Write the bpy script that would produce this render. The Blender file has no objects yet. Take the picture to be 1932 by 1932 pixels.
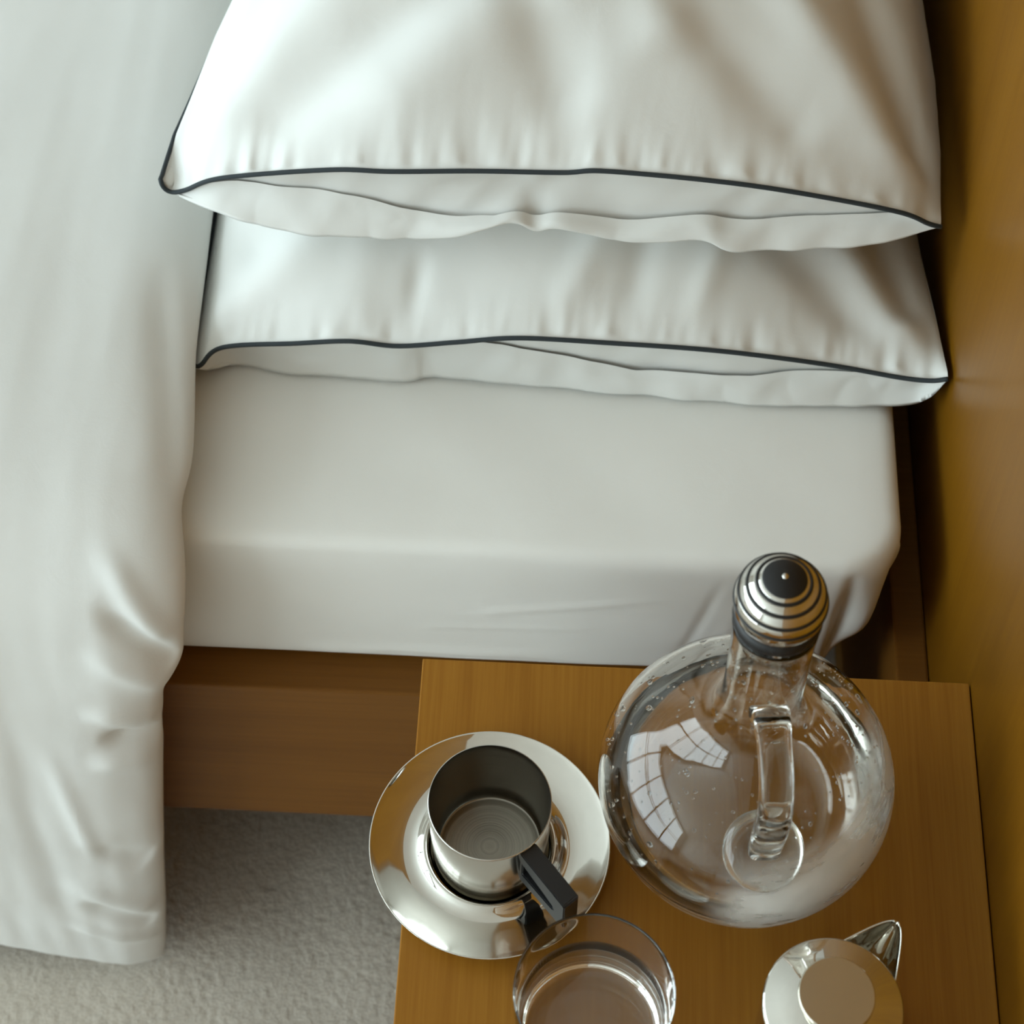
import bpy, bmesh, math, random
import numpy as np
from mathutils import Vector, Matrix, noise

random.seed(7)
rng = np.random.default_rng(11)
scene = bpy.context.scene
col = scene.collection
PI = math.pi

# ------------------------------------------------------------------ camera
cam_d = bpy.data.cameras.new('camera')
cam = bpy.data.objects.new('camera', cam_d)
col.objects.link(cam)
RIGHT = Vector((0.9989, 0.0468, 0.0077)).normalized()
FWD = Vector((-0.0232, 0.6238, -0.7813)).normalized()
UP = RIGHT.cross(FWD).normalized()
RIGHT = FWD.cross(UP).normalized()
cm = Matrix((RIGHT, UP, -FWD)).transposed().to_4x4()
cm.translation = Vector((0.0304, -0.5737, 1.8))
cam.matrix_world = cm
cam_d.sensor_width = 36.0
cam_d.lens = 4249.45 / 1932 * 36.0
cam_d.shift_y = -(966 - 485) / 1932
cam_d.clip_start = 0.05
cam_d.dof.use_dof = True
cam_d.dof.focus_distance = 1.42
cam_d.dof.aperture_fstop = 11.0
scene.camera = cam

# ------------------------------------------------------------------ world, window light, exposure
world = bpy.data.worlds.new('world')
scene.world = world
world.use_nodes = True
bg = world.node_tree.nodes['Background']
bg.inputs[0].default_value = (0.80, 0.93, 1.0, 1)
bg.inputs[1].default_value = 1.2

def area_light(name, loc, rot, sx, sy, power, color):
    d = bpy.data.lights.new(name, 'AREA')
    d.shape = 'RECTANGLE'; d.size = sx; d.size_y = sy
    d.energy = power; d.color = color
    o = bpy.data.objects.new(name, d)
    o.location = loc; o.rotation_euler = rot
    col.objects.link(o)
    return o
# daylight entering through the tall windows of the left wall (foot side of the bed)
area_light('window_daylight', (-3.55, -0.75, 1.42), (0, -PI / 2 + 0.10, 0), 2.4, 5.6, 192, (0.80, 0.955, 1.0))

vs = scene.view_settings
scene.display_settings.display_device = 'sRGB'
vs.view_transform = 'Standard'
vs.look = 'None'
vs.gamma = 1.0
vs.use_curve_mapping = False
vs.exposure = 0.16
scene.cycles.use_denoising = True
scene.cycles.max_bounces = 16
scene.cycles.transmission_bounces = 14
scene.cycles.diffuse_bounces = 5
scene.cycles.glossy_bounces = 8
scene.cycles.caustics_refractive = True
scene.cycles.caustics_reflective = True
scene.cycles.blur_glossy = 0.3

# ------------------------------------------------------------------ materials
def new_mat(name):
    m = bpy.data.materials.new(name)
    m.use_nodes = True
    nt = m.node_tree
    b = nt.nodes['Principled BSDF']
    return m, nt, b

def N(nt, t, **kw):
    n = nt.nodes.new(t)
    for k, v in kw.items():
        setattr(n, k, v)
    return n

def ramp(nt, stops):
    r = N(nt, 'ShaderNodeValToRGB')
    e = r.color_ramp.elements
    e[0].position, e[0].color = stops[0][0], (*stops[0][1], 1)
    e[1].position, e[1].color = stops[1][0], (*stops[1][1], 1)
    for p, c in stops[2:]:
        x = e.new(p); x.color = (*c, 1)
    return r

def wood(name, scale, dark, light, rough=0.36, coat=0.0, spec=0.20):
    m, nt, b = new_mat(name)
    tc = N(nt, 'ShaderNodeTexCoord')
    mp = N(nt, 'ShaderNodeMapping'); mp.inputs['Scale'].default_value = scale
    n1 = N(nt, 'ShaderNodeTexNoise'); n1.inputs['Scale'].default_value = 1.0
    n1.inputs['Detail'].default_value = 6; n1.inputs['Roughness'].default_value = 0.62
    mp2 = N(nt, 'ShaderNodeMapping'); mp2.inputs['Scale'].default_value = tuple(s * 0.09 for s in scale)
    n2 = N(nt, 'ShaderNodeTexNoise'); n2.inputs['Scale'].default_value = 1.0
    n2.inputs['Detail'].default_value = 3; n2.inputs['Distortion'].default_value = 0.6
    mx = N(nt, 'ShaderNodeMix'); mx.data_type = 'FLOAT'; mx.inputs[0].default_value = 0.45
    nt.links.new(tc.outputs['Object'], mp.inputs[0]); nt.links.new(mp.outputs[0], n1.inputs[0])
    nt.links.new(tc.outputs['Object'], mp2.inputs[0]); nt.links.new(mp2.outputs[0], n2.inputs[0])
    nt.links.new(n1.outputs['Fac'], mx.inputs[2]); nt.links.new(n2.outputs['Fac'], mx.inputs[3])
    r = ramp(nt, [(0.30, dark), (0.68, light)])
    nt.links.new(mx.outputs[0], r.inputs[0]); nt.links.new(r.outputs[0], b.inputs['Base Color'])
    bp = N(nt, 'ShaderNodeBump'); bp.inputs['Strength'].default_value = 0.06; bp.inputs['Distance'].default_value = 0.0006
    nt.links.new(n1.outputs['Fac'], bp.inputs['Height']); nt.links.new(bp.outputs[0], b.inputs['Normal'])
    b.inputs['Roughness'].default_value = rough
    b.inputs['Coat Weight'].default_value = coat
    b.inputs['Specular IOR Level'].default_value = spec
    b.inputs['Coat Roughness'].default_value = 0.3
    return m

def cloth(name, color, bump=0.12, sc=900, sheen=0.06):
    m, nt, b = new_mat(name)
    b.inputs['Roughness'].default_value = 0.78
    b.inputs['Sheen Weight'].default_value = sheen
    b.inputs['Sheen Roughness'].default_value = 0.5
    b.inputs['Specular IOR Level'].default_value = 0.25
    tc = N(nt, 'ShaderNodeTexCoord')
    n0 = N(nt, 'ShaderNodeTexNoise'); n0.inputs['Scale'].default_value = 7; n0.inputs['Detail'].default_value = 3
    c2 = tuple(c * 0.955 for c in color)
    r = ramp(nt, [(0.3, c2), (0.7, color)])
    nt.links.new(tc.outputs['Object'], n0.inputs[0]); nt.links.new(n0.outputs['Fac'], r.inputs[0])
    nt.links.new(r.outputs[0], b.inputs['Base Color'])
    n1 = N(nt, 'ShaderNodeTexNoise'); n1.inputs['Scale'].default_value = sc; n1.inputs['Detail'].default_value = 2
    n2 = N(nt, 'ShaderNodeTexNoise'); n2.inputs['Scale'].default_value = 38; n2.inputs['Detail'].default_value = 5
    n2.inputs['Distortion'].default_value = 1.2
    nt.links.new(tc.outputs['Object'], n1.inputs[0]); nt.links.new(tc.outputs['Object'], n2.inputs[0])
    b1 = N(nt, 'ShaderNodeBump'); b1.inputs['Strength'].default_value = bump; b1.inputs['Distance'].default_value = 0.0003
    b2 = N(nt, 'ShaderNodeBump'); b2.inputs['Strength'].default_value = 0.10; b2.inputs['Distance'].default_value = 0.002
    nt.links.new(n1.outputs['Fac'], b1.inputs['Height']); nt.links.new(n2.outputs['Fac'], b2.inputs['Height'])
    nt.links.new(b1.outputs[0], b2.inputs['Normal']); nt.links.new(b2.outputs[0], b.inputs['Normal'])
    return m

def simple(name, color, rough=0.5, metal=0.0, noise_amt=0.06, sc=30):
    m, nt, b = new_mat(name)
    tc = N(nt, 'ShaderNodeTexCoord')
    n0 = N(nt, 'ShaderNodeTexNoise'); n0.inputs['Scale'].default_value = sc; n0.inputs['Detail'].default_value = 3
    r = ramp(nt, [(0.3, tuple(c * (1 - noise_amt) for c in color)), (0.7, color)])
    nt.links.new(tc.outputs['Object'], n0.inputs[0]); nt.links.new(n0.outputs['Fac'], r.inputs[0])
    nt.links.new(r.outputs[0], b.inputs['Base Color'])
    b.inputs['Roughness'].default_value = rough
    b.inputs['Metallic'].default_value = metal
    return m

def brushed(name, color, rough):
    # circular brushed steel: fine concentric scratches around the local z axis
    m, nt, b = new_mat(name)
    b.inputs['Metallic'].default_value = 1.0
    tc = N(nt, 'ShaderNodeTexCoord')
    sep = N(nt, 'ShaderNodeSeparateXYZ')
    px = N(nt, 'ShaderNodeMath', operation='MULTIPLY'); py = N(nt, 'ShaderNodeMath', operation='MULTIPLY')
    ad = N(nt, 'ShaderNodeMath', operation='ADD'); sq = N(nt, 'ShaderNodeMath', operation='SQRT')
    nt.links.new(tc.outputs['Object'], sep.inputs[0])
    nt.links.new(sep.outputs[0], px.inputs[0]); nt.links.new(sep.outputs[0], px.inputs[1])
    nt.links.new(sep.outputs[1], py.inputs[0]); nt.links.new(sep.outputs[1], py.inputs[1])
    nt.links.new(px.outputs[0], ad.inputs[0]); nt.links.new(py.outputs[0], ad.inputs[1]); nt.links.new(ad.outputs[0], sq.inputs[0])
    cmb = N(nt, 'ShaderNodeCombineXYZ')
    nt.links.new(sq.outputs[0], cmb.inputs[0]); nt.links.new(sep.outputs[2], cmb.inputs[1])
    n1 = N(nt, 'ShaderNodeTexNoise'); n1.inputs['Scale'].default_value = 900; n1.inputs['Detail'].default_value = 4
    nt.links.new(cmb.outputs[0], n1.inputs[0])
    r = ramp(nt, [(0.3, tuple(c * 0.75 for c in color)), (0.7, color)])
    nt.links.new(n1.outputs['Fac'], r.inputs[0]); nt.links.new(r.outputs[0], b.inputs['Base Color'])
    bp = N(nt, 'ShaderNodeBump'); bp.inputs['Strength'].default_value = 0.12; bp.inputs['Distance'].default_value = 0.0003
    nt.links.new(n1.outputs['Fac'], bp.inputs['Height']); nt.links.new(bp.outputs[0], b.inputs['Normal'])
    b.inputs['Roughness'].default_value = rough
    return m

def glass(name, color, ior, rough=0.0, wave=0.0):
    m, nt, b = new_mat(name)
    b.inputs['Base Color'].default_value = (*color, 1)
    b.inputs['Transmission Weight'].default_value = 1.0
    b.inputs['IOR'].default_value = ior
    b.inputs['Specular IOR Level'].default_value = 0.30
    b.inputs['Roughness'].default_value = rough
    if wave:
        tc = N(nt, 'ShaderNodeTexCoord')
        n1 = N(nt, 'ShaderNodeTexNoise'); n1.inputs['Scale'].default_value = 26; n1.inputs['Detail'].default_value = 2
        bp = N(nt, 'ShaderNodeBump'); bp.inputs['Strength'].default_value = wave; bp.inputs['Distance'].default_value = 0.002
        nt.links.new(tc.outputs['Object'], n1.inputs[0]); nt.links.new(n1.outputs['Fac'], bp.inputs['Height'])
        nt.links.new(bp.outputs[0], b.inputs['Normal'])
    return m

M = {}
M['table_wood'] = wood('nightstand_wood', (420, 9, 420), (0.255, 0.098, 0.008), (0.36, 0.160, 0.018), 0.44)
M['frame_wood'] = wood('bed_frame_wood', (8, 300, 300), (0.155, 0.058, 0.006), (0.210, 0.085, 0.011), 0.5)
M['wall_wood'] = wood('wall_panel_wood', (160, 160, 6), (0.150, 0.060, 0.003), (0.200, 0.085, 0.005), 0.34, 0.0, 0.11)
M['sheet'] = cloth('white_cotton_sheet', (0.86, 0.86, 0.83))
M['case'] = cloth('white_sateen_pillowcase', (0.755, 0.76, 0.735), 0.08)
M['duvet'] = cloth('white_cotton_duvet', (0.755, 0.76, 0.74))
M['piping'] = cloth('charcoal_piping', (0.033, 0.041, 0.046), 0.3, 1500, 0.05)
M['chrome'] = simple('polished_steel', (0.70, 0.68, 0.635), 0.045, 1.0, 0.02)
M['steel_out'] = simple('satin_steel', (0.66, 0.64, 0.60), 0.16, 1.0, 0.02)
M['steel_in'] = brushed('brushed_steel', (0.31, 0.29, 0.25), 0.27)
M['steel_top'] = simple('satin_steel_disc', (0.62, 0.585, 0.49), 0.16, 1.0, 0.03, 60)
M['black'] = simple('black_plastic', (0.010, 0.011, 0.013), 0.42, 0.0, 0.2)
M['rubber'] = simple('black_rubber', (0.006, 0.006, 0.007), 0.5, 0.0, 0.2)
M['glass'] = glass('clear_glass', (0.995, 0.985, 0.955), 1.48)
M['carafe_glass'] = glass('blown_glass', (0.995, 0.985, 0.955), 1.42, 0.0, 0.10)
_nt = M['carafe_glass'].node_tree; _b = _nt.nodes['Principled BSDF']
_tc = N(_nt, 'ShaderNodeTexCoord')
_dp = N(_nt, 'ShaderNodeVectorMath', operation='DOT_PRODUCT'); _dp.inputs[1].default_value = (0.80, -0.60, 0)
_nt.links.new(_tc.outputs['Object'], _dp.inputs[0])
_m1 = N(_nt, 'ShaderNodeMapRange'); _m1.interpolation_type = 'SMOOTHSTEP'
for _k, _v in ((1, .026), (2, .058)): _m1.inputs[_k].default_value = _v
_nt.links.new(_dp.outputs['Value'], _m1.inputs[0])
_mp = N(_nt, 'ShaderNodeMapping'); _mp.inputs['Scale'].default_value = (22, 22, 95)
_n = N(_nt, 'ShaderNodeTexNoise'); _n.inputs['Scale'].default_value = 1.0; _n.inputs['Detail'].default_value = 5
_nt.links.new(_tc.outputs['Object'], _mp.inputs[0]); _nt.links.new(_mp.outputs[0], _n.inputs[0])
_m2 = N(_nt, 'ShaderNodeMapRange')
for _k, _v in ((1, .27), (2, .58)): _m2.inputs[_k].default_value = _v
_nt.links.new(_n.outputs['Fac'], _m2.inputs[0])
_fl = N(_nt, 'ShaderNodeVectorMath', operation='MULTIPLY'); _fl.inputs[1].default_value = (1, 1, 0)
_ln = N(_nt, 'ShaderNodeVectorMath', operation='LENGTH')
_nt.links.new(_tc.outputs['Object'], _fl.inputs[0]); _nt.links.new(_fl.outputs[0], _ln.inputs[0])
_m5 = N(_nt, 'ShaderNodeMapRange'); _m5.interpolation_type = 'SMOOTHSTEP'
for _k, _v in ((1, .064), (2, .078)): _m5.inputs[_k].default_value = _v
_nt.links.new(_ln.outputs['Value'], _m5.inputs[0])
_m6 = N(_nt, 'ShaderNodeMath', operation='MULTIPLY'); _nt.links.new(_m1.outputs[0], _m6.inputs[0]); _nt.links.new(_m5.outputs[0], _m6.inputs[1])
_mm = N(_nt, 'ShaderNodeMath', operation='MULTIPLY'); _nt.links.new(_m6.outputs[0], _mm.inputs[0]); _nt.links.new(_m2.outputs[0], _mm.inputs[1])
_m3 = N(_nt, 'ShaderNodeMath', operation='MULTIPLY_ADD'); _m3.inputs[1].default_value = 0.42; _m3.inputs[2].default_value = 0.015
_nt.links.new(_mm.outputs[0], _m3.inputs[0]); _nt.links.new(_m3.outputs[0], _b.inputs['Roughness'])
_m4 = N(_nt, 'ShaderNodeMath', operation='MULTIPLY_ADD'); _m4.inputs[1].default_value = -0.60; _m4.inputs[2].default_value = 1.0
_nt.links.new(_mm.outputs[0], _m4.inputs[0]); _nt.links.new(_m4.outputs[0], _b.inputs['Transmission Weight'])
M['water'] = glass('water', (0.995, 0.995, 0.985), 1.333)
M['droplet'] = glass('water_droplets', (1, 1, 1), 1.33)
M['wall_paint'] = simple('warm_white_paint', (0.83, 0.83, 0.81), 0.8, 0, 0.04, 4)
M['ceiling_paint'] = simple('beige_ceiling', (0.84, 0.84, 0.815), 0.8, 0, 0.04, 4)
M['window_frame'] = simple('window_frame_paint', (0.25, 0.22, 0.18), 0.5)
m, nt, b = new_mat('carpet_wool')
tc = N(nt, 'ShaderNodeTexCoord')
n1 = N(nt, 'ShaderNodeTexNoise'); n1.inputs['Scale'].default_value = 420; n1.inputs['Detail'].default_value = 4
n2 = N(nt, 'ShaderNodeTexNoise'); n2.inputs['Scale'].default_value = 9; n2.inputs['Detail'].default_value = 3
mx = N(nt, 'ShaderNodeMix'); mx.data_type = 'FLOAT'; mx.inputs[0].default_value = 0.35
nt.links.new(tc.outputs['Object'], n1.inputs[0]); nt.links.new(tc.outputs['Object'], n2.inputs[0])
nt.links.new(n1.outputs['Fac'], mx.inputs[2]); nt.links.new(n2.outputs['Fac'], mx.inputs[3])
r = ramp(nt, [(0.30, (0.46, 0.41, 0.345)), (0.70, (0.63, 0.575, 0.495))])
nt.links.new(mx.outputs[0], r.inputs[0]); nt.links.new(r.outputs[0], b.inputs['Base Color'])
b.inputs['Roughness'].default_value = 0.95
b.inputs['Sheen Weight'].default_value = 0.2
bp = N(nt, 'ShaderNodeBump'); bp.inputs['Strength'].default_value = 0.45; bp.inputs['Distance'].default_value = 0.002
nt.links.new(n1.outputs['Fac'], bp.inputs['Height']); nt.links.new(bp.outputs[0], b.inputs['Normal'])
M['carpet'] = m

# ------------------------------------------------------------------ helpers
def tag(o, label=None, cat=None, group=None, kind=None):
    if label: o['label'] = label
    if cat: o['category'] = cat
    if group: o['group'] = group
    if kind: o['kind'] = kind
    return o

def empty(name, loc):
    o = bpy.data.objects.new(name, None)
    o.location = loc
    o.empty_display_size = 0.02
    col.objects.link(o)
    return o

def wloc(o):
    v = Vector((0, 0, 0))
    while o is not None:
        v += o.location; o = o.parent
    return v

def build(name, verts, faces, mat, parent=None, origin=None, smooth=True):
    """Mesh object from world-space vertices; its origin sits at `origin` or its parent."""
    base = wloc(parent) if parent else Vector((0, 0, 0))
    org = Vector(origin) if origin is not None else base
    vv = np.asarray(verts, dtype=float) - np.array(org)
    me = bpy.data.meshes.new(name)
    me.from_pydata(vv.tolist(), [], [list(f) for f in faces])
    me.update()
    bm = bmesh.new(); bm.from_mesh(me)
    bmesh.ops.recalc_face_normals(bm, faces=bm.faces)
    bm.to_mesh(me); bm.free()
    if smooth:
        me.polygons.foreach_set('use_smooth', [True] * len(me.polygons))
    me.materials.append(mat)
    o = bpy.data.objects.new(name, me)
    o.location = org - base
    if parent: o.parent = parent
    col.objects.link(o)
    return o

def raw(name, verts, faces, mat, parent=None, origin=None, smooth=True):
    """as build() but keeps the given winding (open surfaces)"""
    base = wloc(parent) if parent else Vector((0, 0, 0))
    org = Vector(origin) if origin is not None else base
    vv = np.asarray(verts, dtype=float) - np.array(org)
    me = bpy.data.meshes.new(name)
    me.from_pydata(vv.tolist(), [], [list(f) for f in faces])
    me.update()
    if smooth:
        me.polygons.foreach_set('use_smooth', [True] * len(me.polygons))
    me.materials.append(mat)
    o = bpy.data.objects.new(name, me)
    o.location = org - base
    if parent: o.parent = parent
    col.objects.link(o)
    return o

def box(name, lo, hi, mat, parent=None, bevel=0.002, origin=None):
    x0, y0, z0 = lo; x1, y1, z1 = hi
    bm = bmesh.new()
    vs_ = [bm.verts.new(p) for p in [(x0, y0, z0), (x1, y0, z0), (x1, y1, z0), (x0, y1, z0),
                                     (x0, y0, z1), (x1, y0, z1), (x1, y1, z1), (x0, y1, z1)]]
    for f in [(0, 3, 2, 1), (4, 5, 6, 7), (0, 1, 5, 4), (1, 2, 6, 5), (2, 3, 7, 6), (3, 0, 4, 7)]:
        bm.faces.new([vs_[i] for i in f])
    if bevel:
        bmesh.ops.bevel(bm, geom=bm.edges[:] , offset=bevel, segments=2, affect='EDGES', profile=0.6)
    base = wloc(parent) if parent else Vector((0, 0, 0))
    org = Vector(origin) if origin is not None else base
    bmesh.ops.translate(bm, verts=bm.verts, vec=-org)
    me = bpy.data.meshes.new(name); bm.to_mesh(me); bm.free()
    me.materials.append(mat)
    o = bpy.data.objects.new(name, me); o.location = org - base
    if parent: o.parent = parent
    col.objects.link(o)
    return o

def gridfaces(nu, nv, off=0, wrap_u=False):
    f = []
    for j in range(nv - 1):
        for i in range(nu if wrap_u else nu - 1):
            a = off + j * nu + i; b_ = off + j * nu + (i + 1) % nu
            f.append((a, b_, b_ + nu, a + nu))
    return f

def lathe(profile, c, n=96):
    """surface of revolution about the vertical axis through c; r=0 ends collapse to fans"""
    verts, rings = [], []
    for r_, z_ in profile:
        if r_ < 1e-7:
            rings.append([len(verts)]); verts.append((c[0], c[1], c[2] + z_))
        else:
            rings.append(list(range(len(verts), len(verts) + n)))
            for k in range(n):
                a = 2 * PI * k / n
                verts.append((c[0] + r_ * math.cos(a), c[1] + r_ * math.sin(a), c[2] + z_))
    faces = []
    for A, B in zip(rings[:-1], rings[1:]):
        if len(A) == 1 and len(B) == 1: continue
        for k in range(n):
            k2 = (k + 1) % n
            if len(A) == 1: faces.append((A[0], B[k2], B[k]))
            elif len(B) == 1: faces.append((A[k], A[k2], B[0]))
            else: faces.append((A[k], A[k2], B[k2], B[k]))
    return verts, faces

def smooth_curve(pts, n, sigma=0.0):
    """resample a 3D polyline evenly (Catmull-Rom), n points"""
    P_ = np.array(pts, float)
    ext = np.vstack([2 * P_[0] - P_[1], P_, 2 * P_[-1] - P_[-2]])
    dense = []
    for i in range(1, len(ext) - 2):
        p0, p1, p2, p3 = ext[i - 1:i + 3]
        for t in np.linspace(0, 1, 24, endpoint=False):
            dense.append(0.5 * ((2 * p1) + (-p0 + p2) * t + (2 * p0 - 5 * p1 + 4 * p2 - p3) * t * t + (-p0 + 3 * p1 - 3 * p2 + p3) * t ** 3))
    dense.append(ext[-2])
    dense = np.array(dense)
    s = np.concatenate([[0], np.cumsum(np.linalg.norm(np.diff(dense, axis=0), axis=1))])
    q = np.linspace(0, s[-1], n)
    out = np.stack([np.interp(q, s, dense[:, k]) for k in range(dense.shape[1])], 1)
    return out

def tube(path, r_, sides=10, flat=1.0, cap=True):
    path = np.array(path, float)
    n = len(path)
    T = np.gradient(path, axis=0); T /= np.linalg.norm(T, axis=1)[:, None]
    ref = np.array([0, 0, 1.0])
    if abs(T[0] @ ref) > 0.9: ref = np.array([1.0, 0, 0])
    verts = []
    u = np.cross(T[0], ref); u /= np.linalg.norm(u)
    for i in range(n):
        u = u - (u @ T[i]) * T[i]; u /= np.linalg.norm(u)
        w = np.cross(T[i], u)
        rr = r_[i] if hasattr(r_, '__len__') else r_
        for k in range(sides):
            a = 2 * PI * k / sides
            verts.append(path[i] + rr * (math.cos(a) * u + flat * math.sin(a) * w))
    faces = gridfaces(sides, n, 0, True)
    if cap:
        faces.append(tuple(range(sides - 1, -1, -1)))
        faces.append(tuple(range((n - 1) * sides, n * sides)))
    return verts, faces

def nz(x, y, z=0.0):
    return noise.noise(Vector((x, y, z)))

def sstep(a, b, x):
    t = min(1, max(0, (x - a) / (b - a)))
    return t * t * (3 - 2 * t)

def ridge(x, y, p0, p1, w, a, w1=None):
    """soft fold running from p0 to p1: gaussian cross-section, fading at both ends"""
    dx, dy = p1[0] - p0[0], p1[1] - p0[1]
    L = math.hypot(dx, dy)
    s = ((x - p0[0]) * dx + (y - p0[1]) * dy) / (L * L)
    t = ((x - p0[0]) * -dy + (y - p0[1]) * dx) / L
    if s < -0.4 or s > 1.4: return 0.0
    ww = w + ((w1 or w) - w) * min(1, max(0, s))
    e = sstep(-0.08, 0.12, s) * (1 - sstep(0.75, 1.3, s))
    return a * e * math.exp(-(t / ww) ** 2)

# ------------------------------------------------------------------ the room
WX = 0.3025          # face of the wood-panelled wall at the bed head
FZ = -0.10           # carpet
CZ = 2.55
X0, X1, Y0, Y1 = -3.4, WX, -3.8, 3.2
fl = box('floor', (X0 - .2, Y0 - .2, FZ - 0.06), (X1 + .2, Y1 + .2, FZ - 0.003), M['carpet'], bevel=0)
tag(fl, 'greige wool carpet covering the bedroom floor', 'floor', kind='structure')
# pile: tufted relief of the stretch of carpet beside the bed
xs = np.arange(-0.80, 0.06, 0.0021); ys = np.arange(-0.32, 0.42, 0.0021)
pv = []
for y in ys:
    for x in xs:
        h = 0.0007 * nz(x * 300, y * 300, 1.3) + 0.0005 * nz(x * 150 + y * 40, y * 150, 4.0) + 0.0016 * nz(x * 14, y * 14, 9)
        pv.append((x, y, FZ + h))
cp = raw('carpet_pile', pv, gridfaces(len(xs), len(ys)), M['carpet'], fl)
tag(cp, kind='stuff')

wr = box('wall_right', (WX, Y0 - .2, FZ - .06), (WX + .12, Y1 + .2, CZ), M['wall_wood'], bevel=0)
tag(wr, 'honey-stained wood panelled wall at the head of the bed', 'wall', kind='structure')
tag(box('wall_back', (X0, Y1, FZ - .06), (X1, Y1 + .12, CZ), M['wall_paint'], bevel=0), 'warm white painted wall beyond the bed', 'wall', kind='structure')
tag(box('wall_front', (X0, Y0 - .12, FZ - .06), (X1, Y0, CZ), M['wall_paint'], bevel=0), 'warm white painted wall behind the viewer', 'wall', kind='structure')
tag(box('ceiling', (X0 - .2, Y0 - .2, CZ), (X1 + .2, Y1 + .2, CZ + .1), M['ceiling_paint'], bevel=0), 'beige bedroom ceiling', 'ceiling', kind='structure')
# left wall with its wide window opening
wy0, wy1, wz0, wz1 = -3.4, 2.0, 0.20, 2.48
vsx = []
fsx = []
def addbox(V, F, lo, hi):
    o = len(V)
    for z in (lo[2], hi[2]):
        for x, y in ((lo[0], lo[1]), (hi[0], lo[1]), (hi[0], hi[1]), (lo[0], hi[1])):
            V.append((x, y, z))
    for f in [(0, 3, 2, 1), (4, 5, 6, 7), (0, 1, 5, 4), (1, 2, 6, 5), (2, 3, 7, 6), (3, 0, 4, 7)]:
        F.append(tuple(o + i for i in f))
for lo, hi in (((X0 - .1, Y0, FZ - .06), (X0, wy0, CZ)), ((X0 - .1, wy1, FZ - .06), (X0, Y1, CZ)),
               ((X0 - .1, wy0, FZ - .06), (X0, wy1, wz0)), ((X0 - .1, wy0, wz1), (X0, wy1, CZ))):
    addbox(vsx, fsx, lo, hi)
tag(build('wall_left', vsx, fsx, M['wall_paint'], smooth=False), 'warm white painted wall with a wide window opening', 'wall', kind='structure')
win = empty('window_1', (X0 - .05, wy0, wz0))
tag(win, 'wide window with dark slim frame at the foot side', 'window', kind='structure')
for y in np.linspace(wy0, wy1, 6):
    box('mullion', (X0 - .08, y - .03, wz0), (X0 - .03, y + .03, wz1), M['window_frame'], win, 0.003)
for z in (wz0 + .03, wz0 + 1.35, wz1 - .03):
    box('transom', (X0 - .08, wy0, z - .03), (X0 - .03, wy1, z + .03), M['window_frame'], win, 0.003)

# ------------------------------------------------------------------ bed frame
MZ0 = 0.3123         # rail top / underside of mattress
bed = empty('bed_frame', (-0.8, 0.6, FZ))
tag(bed, 'low brown wooden bed frame under the white mattress', 'bed frame')
box('side_rail', (-1.86, 0.2008, 0.10), (0.2150, 0.2700, MZ0), M['frame_wood'], bed, 0.0018)
box('side_rail', (-1.86, 1.98, 0.10), (0.2780, 2.003, MZ0), M['frame_wood'], bed, 0.0018)
box('head_rail', (0.2790, 0.1500, 0.10), (WX - 0.0005, 2.05, 0.3620), M['frame_wood'], bed, 0.0018)
box('foot_rail', (-1.884, 0.2008, 0.10), (-1.861, 2.003, MZ0), M['frame_wood'], bed, 0.0018)
for k in range(12):
    x = -1.75 + k * 0.165
    box('slat', (x, 0.2705, 0.285), (x + 0.07, 1.9795, 0.309), M['frame_wood'], bed, 0.002)
for x in (-1.70, 0.12):
    for y in (0.42, 1.78):
        box('leg', (x - .04, y - .04, FZ + 0.001), (x + .04, y + .04, 0.2845), M['frame_wood'], bed, 0.003)

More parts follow.
